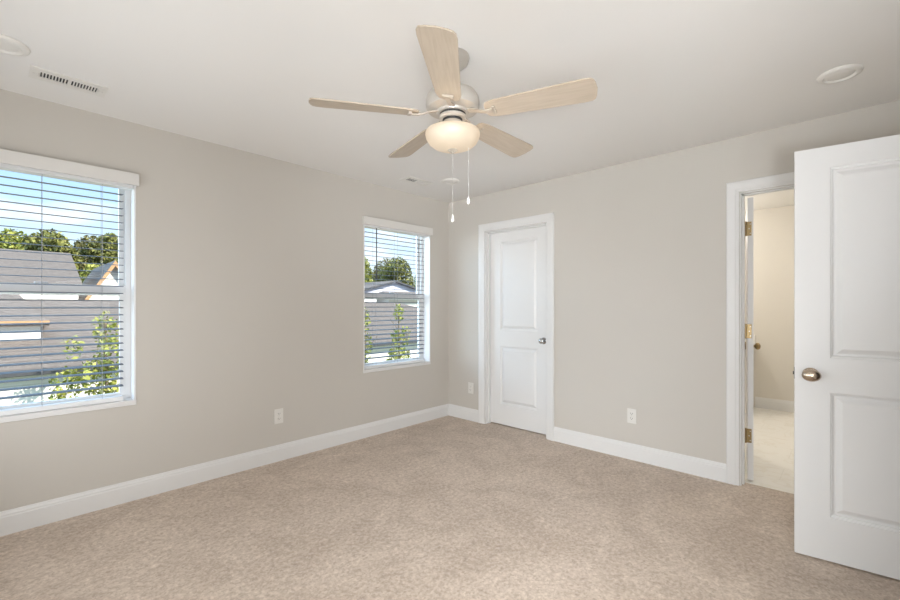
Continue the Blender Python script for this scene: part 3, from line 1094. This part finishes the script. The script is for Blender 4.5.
def gable_house(name, label, xc, hw, y0, y1, ze, zr, wallm, trimm, side=0.25, rake=0.20):
    """gable end faces the room (-y)"""
    root = empty(name, (xc, (y0 + y1) / 2, GZ))
    tag(root, label, 'house')
    hy = (y1 - y0) / 2
    e, r = ze - GZ, zr - GZ
    bm = bmesh.new()
    lo = [bm.verts.new(p) for p in ((-hw, -hy, 0), (hw, -hy, 0), (hw, -hy, e), (0, -hy, r), (-hw, -hy, e))]
    hi = [bm.verts.new(p) for p in ((-hw, hy, 0), (hw, hy, 0), (hw, hy, e), (0, hy, r), (-hw, hy, e))]
    bm.faces.new(lo)
    bm.faces.new(hi)
    for i in range(5):
        bm.faces.new((lo[i], lo[(i + 1) % 5], hi[(i + 1) % 5], hi[i]))
    obj('wall', bm, wallm, root)
    s = (r - e) / hw
    bm = bmesh.new()
    for sx in (-1, 1):
        slab(bm, [(0, -hy - 0.2, r + 0.10), (sx * (hw + side), -hy - 0.2, e - s * side + 0.10), (sx * (hw + side), hy + 0.2, e - s * side + 0.10), (0, hy + 0.2, r + 0.10)], 0.08)
    obj('roof', bm, M['shingle'], root)
    bm = bmesh.new()
    for sx in (-1, 1):
        p = [(0, r + 0.09), (sx * (hw + side), e - s * side + 0.09), (sx * (hw + side), e - s * side + 0.10 - rake), (0, r + 0.10 - rake)]
        lo = [bm.verts.new((x, -hy - 0.24, z)) for x, z in p]
        hi = [bm.verts.new((x, -hy - 0.19, z)) for x, z in p]
        bm.faces.new(lo)
        bm.faces.new(hi)
        for i in range(4):
            bm.faces.new((lo[i], lo[(i + 1) % 4], hi[(i + 1) % 4], hi[i]))
    obj('rake_board', bm, trimm, root)
    return root
gable_house('gabled_house', 'white gable end with tan trim beside the wide grey roof', -0.75, 0.75, 15.5, 20.0, 1.5, 2.75, M['siding'], M['fascia'], side=0.1)
gable_house('gabled_house', 'pale lilac gabled house seen in the window beside the corner', 12.6, 2.3, 16.4, 22.0, 2.1, 2.66, M['lilacsiding'], M['gutter'], rake=0.10)
hip_house('neighbor_house', 'low grey roofed house left of the pale lilac gable', 4.5, 9.6, 15.0, 20.0, 1.6, 2.45, 1.5, 1.5, M['siding'], fascia='vinyl')
hip_house('neighbor_house', 'white walled house at the right of the window beside the corner', 10.5, 22.0, 14.3, 15.4, 1.78, 2.05, 0.4, 0.4, M['siding'], fascia='vinyl')

def foliage(bm, clusters, n, size, rng):
    tot = sum(c[3] * c[4] * c[5] for c in clusters)
    for (cx, cy, cz, rx_, ry_, rz_) in clusters:
        k = max(6, int(n * rx_ * ry_ * rz_ / tot))
        for _ in range(k):
            while True:
                u = [rng.uniform(-1, 1) for _ in range(3)]
                q = sum(t * t for t in u)
                if 0.15 < q < 1:
                    break
            p = Vector((cx + u[0] * rx_, cy + u[1] * ry_, cz + u[2] * rz_))
            s = size * rng.uniform(0.6, 1.3)
            a = Vector((rng.uniform(-1, 1), rng.uniform(-1, 1), rng.uniform(-1, 1))).normalized()
            b = a.cross(Vector((rng.uniform(-1, 1), rng.uniform(-1, 1), rng.uniform(-1, 1)))).normalized()
            poly(bm, [p - a * s, p - b * s * 0.5, p + a * s, p + b * s * 0.5])

def tree(name, x, y, top, crown_r, crown_h, label, m, n=2200, size=0.22, group=None, blobs=9, seed=0, trunk=0.16):
    rng = random.Random(seed)
    root = empty(name, (x, y, GZ))
    tag(root, label, 'tree', group)
    t = top - GZ
    bm = bmesh.new()
    tube(bm, [(0, 0, 0), (0.1, 0, t * 0.4), (0.0, 0.1, t * 0.85)], trunk, 8)
    for k in range(4):
        a = k * 1.7 + seed
        tube(bm, [(0.05, 0, t * (0.40 + 0.08 * k)), (math.cos(a) * crown_r * 0.6, math.sin(a) * crown_r * 0.6, t * (0.62 + 0.07 * k))], trunk * 0.4, 6)
    obj('trunk', bm, M['bark'], root)
    cl = [(0, 0, t - crown_h / 2, crown_r * 0.7, crown_r * 0.7, crown_h / 2)]
    for k in range(blobs):
        a = rng.uniform(0, 2 * PI)
        r = crown_r * rng.uniform(0.3, 0.75)
        zc = t - crown_h * rng.uniform(0.22, 0.85)
        s = crown_r * rng.uniform(0.28, 0.48)
        cl.append((r * math.cos(a), r * math.sin(a), zc, s, s, s * 0.8))
    bm = bmesh.new()
    foliage(bm, cl, n, size, rng)
    obj('foliage', bm, m, root)
    return root
# woodland beyond the houses: x, y, top z, crown radius, crown height
ROW = [(-4.9, 26, 5.0, 1.5, 3.6, 'leafdark'), (-3.1, 25.4, 4.9, 1.4, 3.4, 'leafyoung'), (-1.7, 26.4, 5.15, 1.5, 3.6, 'leafdark'),
       (-0.3, 25.2, 4.9, 1.3, 3.4, 'leafbronze'), (0.75, 26.6, 5.3, 1.4, 3.8, 'leafdark'), (2.2, 25.8, 5.35, 1.5, 4.0, 'leafyoung'),
       (16.9, 26.4, 5.6, 1.7, 4.4, 'leafyoung'), (18.9, 25.2, 5.3, 1.9, 4.4, 'leafbronze'),
       (21.3, 26.6, 5.75, 2.0, 4.6, 'leafdark'), (23.7, 25.4, 5.05, 1.8, 4.2, 'leafyoung'), (25.6, 27.0, 4.7, 1.8, 4.0, 'leafdark')]
TL_ = ['dark tree at the left picture edge behind the wide grey roof', 'yellow green tree behind the left part of the wide grey roof',
       'dark tree above the white vent pipe of the wide grey roof', 'olive tree behind the right part of the wide grey roof',
       'dark tree above the right end of the wide grey roof', 'yellow green tree behind the white gable end with tan trim',
       'yellow green tree left of the tilt wand in the window beside the corner', 'olive tree just right of the tilt wand in the window beside the corner',
       'tallest rounded dark tree in the window beside the corner', 'yellow green tree right of the tallest rounded tree',
       'low dark tree at the right jamb of the window beside the corner']
for i, (x, y, tz, cr_, ch_, lm) in enumerate(ROW):
    k = 1.16 if i % 2 else 1.0           # two staggered rows
    y0_ = 24.4
    f = k * (y0_ - CAMY) / (y - CAMY)
    x, y, tz, cr_, ch_ = CAMX + (x - CAMX) * f, CAMY + (y - CAMY) * f, CAMZ + (tz - CAMZ) * f, cr_ * f, ch_ * f
    tree('leafy_tree', x, y, tz, cr_, ch_, TL_[i], M[lm], n=6500, size=0.115, group='trees beyond the houses', seed=i + 3)
tree('leafy_tree', -0.55, 21.9, 3.25, 0.75, 2.2, 'small yellow green tree between the wide grey roof and the tan trimmed gable', M['leafyoung'], n=1500, size=0.09, group='trees beyond the houses', seed=40, trunk=0.08)
# young slim trees between the houses
def sapling(x, y, top, parts, label, seed, n=420):
    rng = random.Random(seed)
    root = empty('young_tree', (x, y, GZ))
    tag(root, label, 'tree', 'young trees between the houses')
    t = top - GZ
    bm = bmesh.new()
    tube(bm, [(0, 0, 0), (0.03, 0, t * 0.5), (0.0, 0.02, t * 0.97)], 0.022, 7)
    for k in range(7):
        a = k * 2.4
        z = t * (0.35 + 0.08 * k)
        tube(bm, [(0.02, 0, z), (0.3 * math.cos(a), 0.3 * math.sin(a), z + 0.35)], 0.008, 5)
    obj('trunk', bm, M['bark'], root)
    bm = bmesh.new()
    foliage(bm, [(dx_, dy_, t + dz_, a_, a_, c_) for dx_, dy_, dz_, a_, c_ in parts], n, 0.048, rng)
    obj('foliage', bm, M['leafyoung'], root)
sapling(-2.30, 5.9, 1.15, [(0, 0, -0.3, 0.20, 0.32), (0.12, 0, -0.75, 0.28, 0.35), (-0.42, 0, -0.55, 0.14, 0.22), (-0.18, 0, -1.1, 0.30, 0.30), (-0.5, 0, -1.15, 0.22, 0.26),
        (0.1, 0, -1.5, 0.36, 0.35), (-0.55, 0, -1.6, 0.30, 0.32), (-0.1, 0, -2.0, 0.42, 0.40)],
        'yellow green young tree in the lower half of the nearer window', 21, 2400)
sapling(2.75, 5.5, 1.20, [(0, 0, -0.3, 0.14, 0.34), (0.05, 0, -0.9, 0.16, 0.34), (-0.05, 0, -1.4, 0.22, 0.3), (0, 0, -1.9, 0.3, 0.4)],
        'slim young tree at the left edge of the window beside the corner', 23, 800)
sapling(3.85, 5.5, 1.30, [(0.0, 0, -0.25, 0.16, 0.26), (-0.1, 0, -0.9, 0.16, 0.25), (0.22, 0, -0.85, 0.16, 0.28), (0.0, 0, -1.45, 0.34, 0.34), (-0.15, 0, -1.85, 0.36, 0.3), (0.3, 0, -1.9, 0.30, 0.3)],
        'bushy young tree at the middle of the window beside the corner', 24, 1900)
# roof vent pipe on the wide grey roof
obj('vent_pipe', (lambda bm: (tube(bm, [(-3.75 - big.location.x, 16.9 - big.location.y, 2.45 - GZ), (-3.75 - big.location.x, 16.9 - big.location.y, 3.05 - GZ)], 0.06, 10), bm)[-1])(bmesh.new()), M['pipe'], big)
